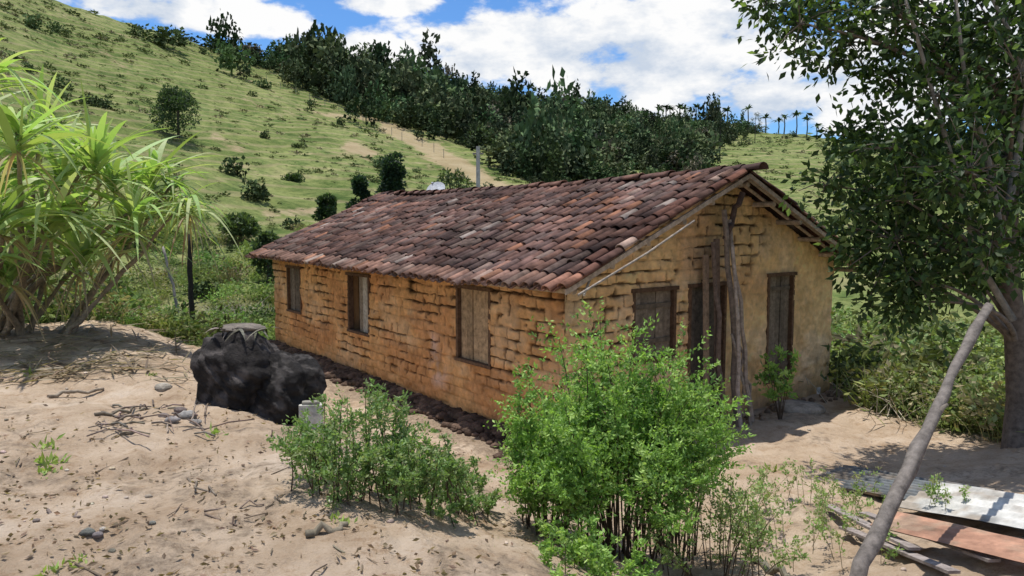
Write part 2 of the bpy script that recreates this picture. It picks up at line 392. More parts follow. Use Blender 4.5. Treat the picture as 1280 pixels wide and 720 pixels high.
opening(gab_op[1], G3, -L3, A0, 'plain', (brownw, greyw*.45))
opening(gab_op[2], G3, -L3, A0, 'cross', (brownw, greyw*.8))
wd.obj('shutters_and_doors', M_wood, False, house); rv.obj('reveals', M_mud, False, house)
rf = MB()
S0, S1 = -.5, LEN+.5; OV = .4
for sgn in (-1, 1):
    for gg in np.linspace(.1, 3.6, 6):
        g = WID/2+sgn*gg; z = zr(g)-.10
        ext = S0+.02+.25*rng.random()*.4
        rf.tube([hp(ext, g, z), hp(3, g, z-.02), hp(LEN+.3, g, z)], [.045, .05, .045], greyw*(1.2+.9*rng.random()), 8, .2)
    for s_ in list(np.arange(.3, LEN, .95))+[-.42, -.2]:
        g0 = WID/2; g1 = WID/2+sgn*(WID/2+OV-.05)
        rf.tube([hp(s_, g0, zr(g0)-.045), hp(s_+.03*rng.normal(), g1, zr(g1)-.045)], .028, greyw*(1+.9*rng.random()), 8, .2)
    g1 = WID/2+sgn*(WID/2+OV)
    rf.box(hp(S0+.01, WID/2, RZ-.05), hp(S0+.01, g1, zr(g1)-.05)-hp(S0+.01, WID/2, RZ-.05), L3*.03, Z3*.07, (.40, .31, .23))
rf.tube([hp(-.62, -.22, 2.33), hp(.15, .7, 2.62), hp(.2, 1.4, 2.78)], .018, (.42, .37, .3), 8, .2)
rf.tube([hp(-.6, -.3, 2.33), hp(-.58, 1.0, 2.84), hp(-.55, 2.0, 3.28)], .016, (.34, .29, .24), 8, .2)
rf.obj('rafters', M_wood, False, house)
lstop = MB()  # thin sheets added under the tiles to stop light leaking into the interior
for sgn in (-1, 1):
    g1 = WID/2+sgn*(WID/2+.05)
    a = hp(.05, WID/2, RZ-.012); b_ = hp(.05, g1, zr(g1)-.012)
    lstop.box(a, b_-a, L3*(LEN-.1), Z3*.01, (.1, .07, .05))
lstop.obj('roof_light_stop', M_wood, False, house)
tl = MB()
th = np.linspace(0, np.pi, 7)
def tile(p, dn, ac, up, ln, r0, r1, conc, col, yaw=0, lift=.0):
    dn2 = dn*math.cos(yaw)+ac*math.sin(yaw); ac2 = ac*math.cos(yaw)-dn*math.sin(yaw)
    V = []
    for e, r in ((0, r0), (1, r1)):
        for ly in (0, 1):
            rr_ = r-.014*ly; q = p+dn2*(ln*e)+up*(lift+.016*e)
            hgt = rr_*np.sin(th)*(.8 if not conc else -.55)
            if conc: hgt = hgt+.06
            V.append(q+ac2*(rr_*np.cos(th))[:, None]+up*hgt[:, None])
    V = np.vstack(V); n = 7; Q = []
    for k_ in range(6):
        Q += [[k_, k_+1, 2*n+k_+1, 2*n+k_], [n+k_, 3*n+k_, 3*n+k_+1, n+k_+1], [2*n+k_, 2*n+k_+1, 3*n+k_+1, 3*n+k_], [k_, n+k_, n+k_+1, k_+1]]
    Q += [[0, 2*n, 3*n, n], [6, n+6, 3*n+6, 2*n+6]]
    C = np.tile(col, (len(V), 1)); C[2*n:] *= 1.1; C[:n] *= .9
    tl.add(V, Q, C)
pal = np.array([[.142, .080, .064], [.12, .070, .058], [.10, .064, .056], [.165, .09, .068], [.165, .115, .095], [.136, .078, .063], [.115, .078, .068]])
cs = .215; ncol = int((S1-S0)/cs)
slen = math.hypot(WID/2+OV, (WID/2+OV)*SL); ex = .36; nrow = int(slen/ex)+1
cosS = 1/math.hypot(1, SL); sinS = SL*cosS
for sgn in (-1, 1):
    dn = G3*sgn*cosS-Z3*sinS; up = Z3*cosS+G3*sgn*sinS; ac = L3
    for c in range(ncol+1):
        s_ = S0+.08+c*cs; lane = rng.normal()*.014; wob = rng.normal()*.035
        for r in range(nrow):
            d0 = slen-(r+1)*ex-.04
            if d0 < -.1: d0 = -.02
            ln = .47
            sag = -.07*math.sin(math.pi*np.clip(s_/LEN, 0, 1))+.14*(float(fbm(s_*.5, d0*.6+sgn*9, 61))-.5)
            base = hp(s_+lane+rng.normal()*.012, WID/2, RZ+sag)
            patch = float(fbm(s_*.7, d0*.9+sgn*7, 62))
            pc = pal[rng.integers(len(pal))]*(.25+1.5*patch) * (.92+.16*rng.random())
            if rng.random() < .03: pc = np.array([.27, .22, .19])*(.7+.4*rng.random())
            if rng.random() < .05: pc = np.array([.22, .105, .065])*(.8+.4*rng.random())
            if r == 0: pc = pc*1.15+np.array([.06, .038, .026])
            if s_ < .0: pc = pc*np.array([1.35, 1.15, 1.05])
            tile(base+dn*(d0+wob+rng.normal()*.026), dn, ac, up, ln, .080, .092, False, pc, rng.normal()*.04, .045)
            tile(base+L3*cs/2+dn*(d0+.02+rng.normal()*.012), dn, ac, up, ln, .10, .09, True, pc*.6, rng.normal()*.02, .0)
n = int((S1-S0)/.36)
for c in range(n+1):
    s_ = S0+c*.36
    sag = -.07*math.sin(math.pi*np.clip(s_/LEN, 0, 1))
    tile(hp(s_+.2, WID/2+rng.normal()*.014, RZ+.055+sag+.014*rng.normal()), -L3, G3, Z3, .42, .11, .135, False, pal[rng.integers(4)]*(.7+.5*rng.random()), rng.normal()*.04, 0)
tl.obj('roof_tiles', M_tile, True, house)
pr = MB()
e0 = -.42
def pole(p, q, r0, r1, col, wob=.02, parent=None, mb=None, n=9):
    p = np.array(p, float); q = np.array(q, float); t = np.linspace(0, 1, n)[:, None]
    pts = p+(q-p)*t+rng.normal(size=(n, 3))*wob*np.sin(np.pi*t)
    (mb or pr).tube(pts, np.linspace(r0, r1, n), col, 8, .22)
pole(hp(e0+.02, 3.40, -.1), hp(e0+.1, 2.98, 3.45), .05, .04, (.22, .175, .14), .03)
pole(hp(e0-.1, 3.62, -.1), hp(e0+.12, 3.16, 3.3), .038, .03, (.34, .28, .23), .035)
pole(hp(e0-.15, 3.24, -.1), hp(e0-.05, 3.02, 2.9), .035, .026, (.38, .32, .27), .03)
pole(hp(e0+.1, 3.16, -.1), hp(e0+.16, 2.82, 2.95), .045, .035, (.17, .125, .10), .03)
pole(hp(e0+.1, 3.02, 3.0), hp(e0+.08, 3.42, 3.72), .045, .05, (.10, .065, .05), .02)
pole(hp(e0-.05, 3.74, -.1), hp(e0+.1, 3.24, 1.9), .026, .02, (.32, .26, .21), .04)
pole(hp(e0-.2, 3.46, -.1), hp(e0+.0, 3.12, 1.5), .024, .02, (.30, .25, .2), .03)
pr.box(hp(e0+.22, 2.80, .0), G3*.14+L3*.02, Z3*2.75-G3*.12, L3*.03, (.28, .20, .14))
pr.box(hp(e0+.2, 3.05, .0), G3*.12, Z3*3.0-G3*.14, L3*.03, (.18, .125, .09))
pr.obj('timber_props', M_wood, False, house)
rb = MB()
for k_ in range(1500):
    s_ = rng.random()*LEN*1.02-.1; d_ = abs(rng.normal())*.22+.03; sz = .025+.065*rng.random()**1.6
    p = hp(s_, -d_, 0); z = float(H(p[0], p[1]))+max(0, .12-.3*d_)
    c = np.array([.125, .083, .06])*(.45+1.1*rng.random())
    rb.lump([p[0], p[1], z+sz*.2], [sz*1.3, sz, sz*.8], c, k_ % 97, 7, 5, .5)
for k_ in range(70):
    s_ = rng.random()*3-.2; p = hp(-.1-.4*rng.random(), 3.6+rng.random()*3.2, 0); sz = .02+.04*rng.random()
    rb.lump([p[0], p[1], float(H(p[0], p[1]))+sz*.2], sz, np.array([.28, .2, .14])*(.6+.8*rng.random()), k_+900, 8, 5)
rb.obj('rubble_footing', M_rock, True, house)
st = MB()
st.lump(hp(-.45, 5.0, .02), [.5, .4, .13], (.42, .36, .29), 3, 18, 8, .2)
st.obj('door_step', M_rock, True, house)
wb = MB(); p = og(1022, 492); wb.tube([p, p+Z3*.12], [.045, .05], (.75, .72, .68), 8)
wb.obj('plastic_cup', M_misc)
dish = empty('satellite_dish'); db = MB()
c0 = hp(9.6, WID/2+.35, 4.13); nrm = np.array([-.25, -.75, .6]); nrm /= np.linalg.norm(nrm)
u_ = np.cross(nrm, Z3); u_ /= np.linalg.norm(u_); v_ = np.cross(u_, nrm)
rad = np.linspace(.001, .27, 7); an = np.arange(20)/20*2*np.pi
Rr, Aa = np.meshgrid(rad, an, indexing='ij')
Pd = c0+u_*(Rr*np.cos(Aa))[..., None]+v_*(Rr*np.sin(Aa))[..., None]+nrm*(Rr**2*.6)[..., None]
i = np.arange(6)[:, None]*20; j = np.arange(20)[None, :]; k = (j+1) % 20
db.add(Pd.reshape(-1, 3), np.stack([i+j, i+k, i+20+k, i+20+j], -1).reshape(-1, 4), (.55, .56, .58))
db.tube([c0-Z3*.5, c0-nrm*.03], .02, (.5, .5, .5)); db.tube([c0-v_*.28+nrm*.06, c0+nrm*.3], .01, (.5, .5, .5)); db.lump(c0+nrm*.3, .035, (.5, .5, .5), 1, 8, 6, .05)
db.obj('dish', M_misc, True, dish)
up_ = MB(); b0 = at(598, 300, 27.5); zt = at(598, 184, 27.5)[2]; b0[2] = float(H(b0[0], b0[1]))-.2
top = b0.copy(); top[2] = zt
up_.tube([b0, (b0+top)/2, top], [.10, .085, .07], (.42, .41, .38), 8, .05)
up_.box(top-np.array([.2, .04, .3]), [.4, 0, 0], [0, .08, 0], [0, 0, .06], (.25, .22, .2))
up_.obj('utility_pole', M_misc)
# ------------------------------------------------------------ vegetation generators
def bush(mb, base, rx, hgt, stems, twigs, nl, ls, cols, stemc=(.13, .09, .06), lean=(0, 0), start=.3, sr=.01, lw=.5, curve=.35, spread=.12):
    base = np.asarray(base, float); cols = np.asarray(cols)
    for s_ in range(stems):
        a = rng.random()*2*np.pi; ro = math.sqrt(rng.random())
        tip = base+np.array([math.cos(a)*ro*rx+lean[0]*rx, math.sin(a)*ro*rx+lean[1]*rx, hgt*(1-.5*ro**2)*(.6+.45*rng.random())])
        b_ = base+np.array([math.cos(a), math.sin(a), 0])*rx*spread*(.2+rng.random())
        mid = b_*(1-.5)+tip*.5+np.array([0, 0, hgt*curve*.4])-np.array([math.cos(a), math.sin(a), 0])*ro*rx*.15+rng.normal(size=3)*hgt*.04
        t = np.linspace(0, 1, 7)[:, None]
        pts = (1-t)**2*b_+2*t*(1-t)*mid+t*t*tip
        mb.tube(pts, np.linspace(sr, sr*.3, 7), np.array(stemc)*(.7+.6*rng.random()), 4)
        tt = start+(1-start)*rng.random(twigs)**.8
        bp_ = ((1-tt)**2)[:, None]*b_+(2*tt*(1-tt))[:, None]*mid+(tt*tt)[:, None]*tip
        td = rng.normal(size=(twigs, 3)); td[:, 2] = abs(td[:, 2])*.7+.15; td[:, 0] += math.cos(a)*.5; td[:, 1] += math.sin(a)*.5
        td /= np.linalg.norm(td, axis=1)[:, None]; tl_ = hgt*(.06+.11*rng.random(twigs))
        q = rng.random((twigs, nl))
        P = bp_[:, None, :]+td[:, None, :]*(tl_[:, None]*q)[..., None]+rng.normal(size=(twigs, nl, 3))*ls*.25
        D = td[:, None, :]*.6+rng.normal(size=(twigs, nl, 3))*.7; D[..., 2] += .1
        n_ = twigs*nl
        cc = cols[rng.integers(len(cols), size=twigs)]
        C = np.repeat(cc, nl, axis=0)*(.75+.5*rng.random((n_, 1)))
        mb.leaves(P.reshape(-1, 3), D.reshape(-1, 3), ls*(.6+.8*rng.random(n_)), ls*lw*(.7+.6*rng.random(n_)), C)
gb = [(.25, .41, .09), (.31, .49, .12), (.17, .30, .065), (.38, .53, .16), (.13, .23, .055)]
b1 = MB()
bc = np.array([.95, 6.3, 0]); bc[2] = float(H(.95, 6.3))
bush(b1, bc, 1.08, 2.18, 66, 30, 19, .040, gb, lean=(-.05, 0), start=.30, sr=.009, spread=.3)
bush(b1, bc+np.array([-.62, .1, 0]), .58, 1.75, 30, 26, 19, .040, gb, start=.26, sr=.008, spread=.3)
bush(b1, bc+np.array([.5, .1, 0]), .6, 2.0, 26, 22, 17, .040, gb, start=.35, sr=.008, spread=.3)
bush(b1, bc+np.array([-.5, -1.2, .05]), .66, .8, 34, 18, 14, .040, gb, start=.12, sr=.006, spread=.5)
bush(b1, bc+np.array([.7, -.5, 0]), .8, 1.0, 26, 10, 10, .034, [(.2, .3, .09), (.25, .32, .13)], start=.3, sr=.006, spread=.5)
b1.obj('shrub', M_leaf)
b2 = MB()
p = og(460, 618); gd = [(.16, .26, .085), (.2, .31, .10), (.24, .35, .12), (.28, .34, .16)]
bush(b2, p+np.array([-.12, 0, 0]), .58, .88, 46, 18, 12, .034, gd, start=.08, sr=.006, spread=.7)
bush(b2, p+np.array([.3, -.05, 0]), .50, .58, 34, 14, 12, .034, gd, start=.05, sr=.006, spread=.8)
p = og(540, 632); bush(b2, p, .6, .40, 44, 13, 11, .032, gd, start=.02, sr=.005, spread=.9)
p = og(590, 640); bush(b2, p, .3, .25, 18, 10, 10, .03, gd, start=.02, sr=.005, spread=.8)
b2.obj('shrub', M_leaf)
b3 = MB()
p = og(975, 525); bush(b3, p, .42, 1.2, 9, 7, 7, .095, gb, start=.5, sr=.010, lw=.55, spread=.1)
b3.obj('sapling', M_leaf)
sp_ = MB()
for (px, py, h) in [(42, 470, .13), (65, 580, .14), (62, 592, .10), (270, 545, .13), (425, 655, .10), (68, 715, .08), (100, 702, .07), (190, 470, .08), (505, 545, .08), (62, 560, .12), (965, 590, .15)]:
    p = og(px, py); n = int(10+h*90)
    D = rng.normal(size=(n, 3)); D[:, 2] = abs(D[:, 2])*1.0+.3
    sp_.leaves(np.tile(p, (n, 1))+rng.normal(size=(n, 3))*[h*.4, h*.4, h*.15], D, h*(.4+.5*rng.random(n)), h*.25, jit((.28, .38, .10), n))
sp_.obj('weed_sprouts', M_leaf)
b4 = MB()
for (px, py, h, st_) in [(985, 690, .8, 11), (1040, 660, .6, 10), (1090, 640, .5, 7), (1010, 625, .5, 9), (1185, 640, .4, 6), (950, 715, .6, 12), (905, 700, .6, 12), (930, 640, .55, 12), (1060, 700, .6, 8)]:
    p = og(px, py); bush(b4, p, h*.75, h, st_, 9, 7, .034, [(.22, .34, .10), (.3, .42, .14), (.34, .36, .18)], stemc=(.30, .26, .16), start=.2, sr=.0035, spread=.7)
b4.obj('foreground_weeds', M_leaf)
# ------------------------------------------------------------ broad tree at right
tr = empty('mango_tree'); tw = MB(); tf = MB()
base = og(1272, 556); TD = base[1]/ray(1272, 556)[1]
trunk = [base-Z3*.2, at(1274, 500, TD), at(1270, 430, TD), at(1262, 350, TD), at(1260, 260, TD+.1), at(1268, 150, TD+.2), at(1285, 20, TD+.3), at(1300, -120, TD+.4), at(1300, -260, TD+.5)]
tw.tube(trunk, [.2, .155, .14, .13, .12, .11, .09, .07, .03], (.15, .12, .095), 8, .12)
trA = np.array(trunk)
cl = [(1000, 30, .5, 0), (1060, 52, .5, .4), (1120, 15, .75, -.3), (1180, 55, .75, .6), (1240, 30, .8, 0), (1110, 92, .36, .5), (1175, 120, .5, -.6), (1235, 130, .65, .8), (1275, 90, .7, -.8),
      (965, 10, .35, .3), (1035, 5, .55, .8), (1065, 168, .28, .3), (1112, 185, .5, -.4), (1032, 232, .30, .2), (1085, 238, .5, .9), (1150, 215, .75, .3), (1212, 215, .75, -.9), (1270, 200, .75, .6),
      (1065, 290, .36, .6), (1120, 300, .65, 0), (1180, 310, .75, .7), (1240, 300, .75, -.6), (1100, 345, .45, .3), (1150, 355, .5, -.3), (1210, 345, .45, .7), (1268, 335, .5, .9), (1125, 380, .22, 0), (1175, 175, .5, .9), (1130, 250, .5, -.2),
      (1330, 100, 1.0, 0), (1200, -70, 1.0, 0), (1080, -60, .8, 0), (1310, -60, 1.0, 0), (1150, -150, .9, .5), (1290, -180, 1.0, 0), (1300, 160, .7, 1.2), (1220, 60, .7, 1.2), (1330, 260, .8, .5)]
lc = np.array([(.045, .08, .022), (.065, .115, .032), (.03, .058, .018), (.17, .25, .08)])
for (px, py, r, dd) in cl:
    c = at(px, py, TD-.6+dd)
    k_ = np.argmin(np.linalg.norm(trA-(c-Z3*1.0), axis=1)); b_ = trA[max(k_-0, 1)]
    mid = (b_+c)/2+np.array([0, 0, .35])+rng.normal(size=3)*.15; t = np.linspace(0, 1, 9)[:, None]
    tw.tube((1-t)**2*b_+2*t*(1-t)*mid+t*t*c, np.linspace(.042, .010, 9), (.17, .14, .115), 8, .2)
    ns = int(26*r*r)+7
    for q in range(ns):
        d = rng.normal(size=3); d /= np.linalg.norm(d); sub = c+d*r*(.3+.85*rng.random())*np.array([1.15, 1, .85])
        tw.tube([c, (c+sub)/2+Z3*.04, sub], [.012, .008, .004], (.18, .15, .12), 4)
        n = int(18+20*rng.random()); rs = .15+.12*rng.random()
        P = sub+rng.normal(size=(n, 3))*rs*.62
        D = (P-sub)+rng.normal(size=(n, 3))*.08+np.array([0, 0, -.05])
        C = lc[rng.choice(4, p=[.36, .3, .2, .14], size=n)]*(.8+.4*rng.random((n, 1)))
        tf.leaves(P, D, .10+.06*rng.random(n), .055+.025*rng.random(n), C)
for pth in [[(1258, 330), (1235, 200), (1205, 90), (1190, -40)], [(1262, 250), (1285, 120), (1262, 40), (1225, -30)], [(1266, 400), (1225, 330), (1190, 200), (1150, 60), (1120, -40)]]:
    tw.tube([at(a, b, TD-.9-.1*k_) for k_, (a, b) in enumerate(pth)], np.linspace(.045, .015, len(pth)), (.24, .21, .17), 8, .2)
tw.obj('trunk_and_limbs', M_wood, True, tr); tf.obj('foliage', M_leaf, False, tr)
lp = MB()
p0 = at(1056, 738, 4.95); p1 = at(1236, 383, 7.3)
t = np.linspace(0, 1, 16)[:, None]
pts = p0+(p1-p0)*t; pts[:, 0] += .02*np.sin(t[:, 0]*5.0+.3)+.010*rng.normal(size=16); pts[:, 2] += .010*rng.normal(size=16)
pts[0] = [pts[0][0], pts[0][1], float(H(pts[0][0], pts[0][1]))-.1]
lp.tube(pts, np.linspace(.056, .044, 16)*(1+.10*rng.normal(size=16)), (.17, .148, .13), 8, .22)
lp.tube([pts[8], pts[8]+np.array([.10, 0, .08])], [.03, .012], (.2, .17, .14), 8)
lp.obj('leaning_pole', M_wood, True)
# ------------------------------------------------------------ dracaena clump on the left
yu = empty('dracaena_clump'); ys = MB(); yl = MB()
yb = og(15, 418); YD = yb[1]/ray(15, 418)[1]
heads = [(25, 165, 0), (60, 240, -1.8), (0, 235, -2.5), (105, 225, .4), (140, 185, 0), (165, 235, -.5), (236, 215, .2), (50, 130, .5), (-30, 190, -2), (100, 285, -.6), (-60, 280, -2.5), (190, 185, .8), (-50, 110, .5), (75, 180, -1.0), (20, 130, -3.0), (120, 160, -1.2), (215, 200, 1.2), (-20, 60, -1), (10, 300, -1.2), (55, 300, .5), (150, 260, .8)]
for hi, (px, py, dd) in enumerate(heads):
    c = at(px, py+30, YD+dd)
    bx = og(15+rng.normal()*14+(60 if px > 180 else 0), 414+rng.random()*8)
    mid = (bx+c)/2+np.array([-.25 if px > 60 else .1, 0, .25 if px < 180 else -.4]); t = np.linspace(0, 1, 14)[:, None]
    pts = (1-t)**2*bx+2*t*(1-t)*mid+t*t*c+rng.normal(size=(14, 3))*.02
    ys.tube(pts, np.linspace(.055, .026, 14)*(1+.12*rng.normal(size=14)), (.26, .21, .15), 8, .3)
    small = px > 200
    n = 38
    D = rng.normal(size=(n, 3)); D /= np.linalg.norm(D, axis=1)[:, None]; D[:, 2] = D[:, 2]*.7+(.75 if not small else .4)
    P = np.tile(c, (n, 1))+rng.normal(size=(n, 3))*.03-np.array([0, 0, 1])*rng.random((n, 1))*.4
    C = jit((.33, .45, .15), n, .35); C[rng.random(n) < .25] = (.50, .56, .28)
    yl.straps(P, D, (1.15+.8*rng.random(n))*(.62 if small else 1), (.085+.045*rng.random(n))*(.7 if small else 1), (.2+.65*rng.random(n)**1.2)*(1.5 if small else 1), C, 9)
    n = 9
    D = rng.normal(size=(n, 3)); D[:, 2] = -.2
    yl.straps(np.tile(c-Z3*.35, (n, 1)), D, .5+.4*rng.random(n), .05, 1.0, jit((.42, .34, .22), n), 7)
ys.obj('stems', M_wood, True, yu); yl.obj('leaves', M_leaf, False, yu)
dl_ = MB()
for k_ in range(120):
    p = og(rng.uniform(-60, 200)+rng.random()*60, rng.uniform(406, 480)); n = 6
    D = rng.normal(size=(n, 3)); D[:, 2] = .08
    dl_.straps(np.tile(p+Z3*.04, (n, 1)), D, .2+.45*rng.random(n), .03, .08, jit((.26, .2, .14), n, .4), 5)
for k_ in range(700):
    px, py = rng.uniform(-60, 700), 405+320*rng.random()**1.3
    n = 1 if rng.random() < .75 else 9
    p = og(px, py, .012); P = p+rng.normal(size=(n, 3))*[.14, .14, 0]; P[:, 2] = H(P[:, 0], P[:, 1])+.012
    D = rng.normal(size=(n, 3)); D[:, 2] *= .15
    dl_.leaves(P, D, .02+.05*rng.random(n), .012+.02*rng.random(n), jit((.23, .165, .11), n, .5))
for k_ in range(80):
    p = og(rng.uniform(-40, 620), 410+310*rng.random(), .012); a = rng.random()*6.28; l = .06+.28*rng.random()**2
    q = p+np.array([math.cos(a)*l, math.sin(a)*l, 0]); q[2] = float(H(q[0], q[1]))+.012
    dl_.tube([p, (p+q)/2+rng.normal(size=3)*.012, q], .003+.005*rng.random(), jit((.24, .18, .13), 1, .4)[0], 4)
dl_.obj('leaf_litter', M_leaf)
lg = MB()
for (a, b, r) in [((382, 672), (435, 660), .028), ((945, 705), (990, 728), .04), ((60, 498), (130, 488), .025), ((118, 520), (200, 512), .018), ((150, 545), (245, 535), .012), ((60, 640), (100, 648), .012), ((235, 600), (270, 620), .01), ((1190, 628), (1290, 655), .03), ((255, 640), (330, 632), .008)]:
    p, q = og(*a, r*.8), og(*b, r*.8); pole(p, q, r, r*.7, jit((.25, .2, .16), 1, .3)[0], .025, mb=lg)
for k_ in range(46):
    p = og(rng.uniform(120, 260), rng.uniform(505, 548), .02); d = rng.normal(size=3)*[.22, .15, .05]; lg.tube([p, p+d*.5+Z3*.03, p+d+Z3*.01], .005+.007*rng.random(), jit((.2, .16, .13), 1, .4)[0], 4)
lg.obj('fallen_branches', M_wood, True)
pb = MB()
for k_ in range(170):
    px, py = rng.uniform(-40, 1280), 440+285*rng.random()
    p = og(px, py); sz = .006+.02*rng.random()**3
    pb.lump(p+Z3*sz*.2, [sz*1.3, sz, sz*.7], jit((.52, .44, .34), 1, .35)[0], k_, 6, 4)
for (px, py, s_) in [(205, 488, .085), (110, 668, .04), (122, 672, .03), (215, 528, .06), (235, 522, .07), (245, 530, .05), (225, 515, .05), (205, 522, .045), (45, 652, .02), (190, 655, .02), (140, 690, .02)]:
    pb.lump(og(px, py, s_*.3), [s_*1.3, s_, s_*.7], jit((.28, .25, .22), 1, .4)[0], px, 10, 7, .4)
pb.obj('pebbles', M_rock, True)
# ------------------------------------------------------------ boulder
bo = MB()
pb0 = og(305, 512); D0 = pb0[1]
bo.lump([at(293, 0, D0)[0], D0+.3, pb0[2]+.33], [.60, .58, .58], (.030, .026, .024), 12, 110, 80, .2, planes=20, fine=.26)
bo.lump([at(338, 0, D0)[0], D0+.2, pb0[2]+.16], [.54, .48, .58], (.027, .024, .022), 18, 96, 70, .25, planes=16, fine=.26)
bo.obj('boulder', M_rock, True)
cap = MB()
VB = np.vstack(bo.V); hi_ = VB[:, 2] > VB[:, 2].max()-.14
c = np.array([VB[hi_][:, 0].mean(), VB[hi_][:, 1].mean(), VB[:, 2].max()-.035])
cap.lump(c, [.26, .20, .05], (.2, .17, .14), 5, 24, 10, .45, fine=.2)
n = 46
D = rng.normal(size=(n, 3)); D[:, 2] *= .1
cap.straps(c+Z3*.02+rng.normal(size=(n, 3))*[.15, .11, .01], D, .12+.16*rng.random(n), .04, .6, jit((.22, .19, .15), n, .4), 4)
cap.obj('bark_slab', M_rock)
cb = MB(); p = og(390, 533)
cb.box(p+np.array([-.12, -.1, -.02]), [.26, .03, 0], [-.03, .16, 0], [.0, .01, .28], (.66, .64, .56))
cb.box(p+np.array([-.09, -.065, .262]), [.19, .02, 0], [-.02, .10, 0], [.0, .0, .03], (.34, .32, .27))
cb.obj('concrete_block', M_rock)
fp = MB(); p = og(241, 409); pole(p-Z3*.2, p+Z3*(117*p[1]/F), .085, .075, (.035, .028, .024), .02, mb=fp); fp.obj('fence_post', M_wood, True)
fp = MB(); p = og(228, 406); q = at(203, 308, p[1]+.2); pole(p, q, .05, .04, (.26, .23, .2), .03, mb=fp); fp.obj('fence_post', M_wood, True)
pf = MB(); prev = None
for k_ in range(14):
    px = 335+k_*17+rng.normal()*2; py = 104+k_*7.2
    p = og(px, py); pf.tube([p-Z3*.2, p+Z3*(1.0+.3*rng.random())], .035, (.3, .28, .22), 4)
    if prev is not None:
        for hz in (.5, .9): pf.tube([prev+Z3*hz, p+Z3*hz], .005, (.3, .3, .3), 4)
    prev = p
pf.obj('pasture_fence', M_wood)
def sheet(name, c, ax, ay, l, w, col, tilt=0, amp=.02, per=.075):
    b = MB(); ax = ax/np.linalg.norm(ax); ay = ay-ax*np.dot(ax, ay); ay /= np.linalg.norm(ay); nz = np.cross(ax, ay); nz *= np.sign(nz[2])
    nu, nv = 40, int(w/per*8); U = np.linspace(-l/2, l/2, nu); W = np.linspace(-w/2, w/2, nv); U, W = np.meshgrid(U, W)
    edge = .05*(fbm(W*6, W*0+c[0], 75)-.5)
    hz = amp*np.sin(W/per*2*np.pi)+.03*(fbm(U*1.5, W*2, 71)-.5)
    P1 = c+ax*(U+edge)[..., None]+ay*W[..., None]+nz*hz[..., None]; P2 = P1-nz*.008
    a = np.arange(nv-1)[:, None]*nu+np.arange(nu-1)[None, :]; q = np.stack([a, a+1, a+nu+1, a+nu], -1).reshape(-1, 4)
    f = fbm(U*3+c[0], W*6, 72); d2 = ss(.45, .65, fbm(U*5, W*5, 77))*.65
    C = np.array(col)*(.45+1.1*f[..., None]); C = C*(1-d2[..., None])+np.array([.27, .21, .15])*d2[..., None]
    b.add(P1.reshape(-1, 3), q, C.reshape(-1, 3)); b.add(P2.reshape(-1, 3), q[:, ::-1], C.reshape(-1, 3))
    return b.obj(name, M_misc, True)
a0, a1 = og(1020, 612, .1), og(1290, 668, .1); ay = np.array([.5, .85, .02])
sheet('roofing_sheet', og(1115, 618, .10), a1-a0, ay, 2.0, .7, (.13, .14, .145))
sheet('roofing_sheet', og(1245, 655, .17), a1-a0+np.array([0, 0, .06]), ay, 1.7, .8, (.46, .45, .42), amp=.012, per=.15)
sheet('roofing_sheet', og(1235, 700, .14), a1-a0+np.array([0, -.12, .03]), ay, 2.0, .38, (.33, .18, .12), amp=.004)
bd = MB()
for (a, b, r) in [((1085, 650), (1250, 716), .05), ((1060, 668), (1200, 730), .045), ((1040, 640), (1150, 700), .04)]:
    p, q = og(*a, .06), og(*b, .08); d = q-p; sd = np.cross(d, Z3); sd /= np.linalg.norm(sd)
    bd.box(p, d, sd*.10, Z3*.025, (.28, .24, .22))
bd.obj('wooden_plank', M_wood)
# ------------------------------------------------------------ background vegetation (baked masses)
def crown_proto(nl, lumps, ls, colr, flat=.8, trunk=True, wide=.62, cone=False):
    b = MB()
    cs_ = []
    for k_ in range(lumps):
        a = rng.random()*6.28; ro = wide*math.sqrt(rng.random()); zz = .7+.75*rng.random()*flat-.35*ro
        if cone: zz = .35+1.5*k_/lumps; ro *= (1-.75*k_/lumps)
        cs_.append(([math.cos(a)*ro, math.sin(a)*ro, zz], (.22+.26*rng.random())*(.8 if cone else 1)))
    for c, r in cs_:
        n = nl//lumps; d = rng.normal(size=(n, 3)); d /= np.linalg.norm(d, axis=1)[:, None]
        P = np.array(c)+d*r*(.7+.45*rng.random((n, 1)))
        D = d*.5+rng.normal(size=(n, 3))*.7
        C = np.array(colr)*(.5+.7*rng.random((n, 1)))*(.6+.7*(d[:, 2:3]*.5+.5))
        b.leaves(P, D, ls*(.6+.8*rng.random(n)), ls*.8*(.6+.8*rng.random(n)), C)
    if trunk: b.tube([[0, 0, -.2], [.02, .02, .5], [0, 0, 1.0]], [.05, .035, .02], (.9, .8, .7), 4)
    return b.arrays()
def shrub_proto(nl, ls, colr):
    b = MB(); d = rng.normal(size=(nl, 3)); d /= np.linalg.norm(d, axis=1)[:, None]; d[:, 2] = abs(d[:, 2])
    P = d*(.35+.65*rng.random((nl, 1)))*(1+.3*np.sin(d[:, 0:1]*5)*np.cos(d[:, 1:2]*4)); P[:, 2] *= .9
    C = np.array(colr)*(.6+.7*rng.random((nl, 1)))
    b.leaves(P, d+rng.normal(size=(nl, 3))*.6, ls*(.6+.8*rng.random(nl)), ls*.6, C); return b.arrays()
forest = MB()
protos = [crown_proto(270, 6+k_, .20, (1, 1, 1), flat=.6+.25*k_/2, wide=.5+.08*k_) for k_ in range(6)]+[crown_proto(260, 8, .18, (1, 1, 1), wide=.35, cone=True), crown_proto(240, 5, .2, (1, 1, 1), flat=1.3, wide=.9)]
N = 60000
az = np.radians(rng.uniform(-34, 42, N)); Rs = np.interp(np.degrees(az), azk, Rk)
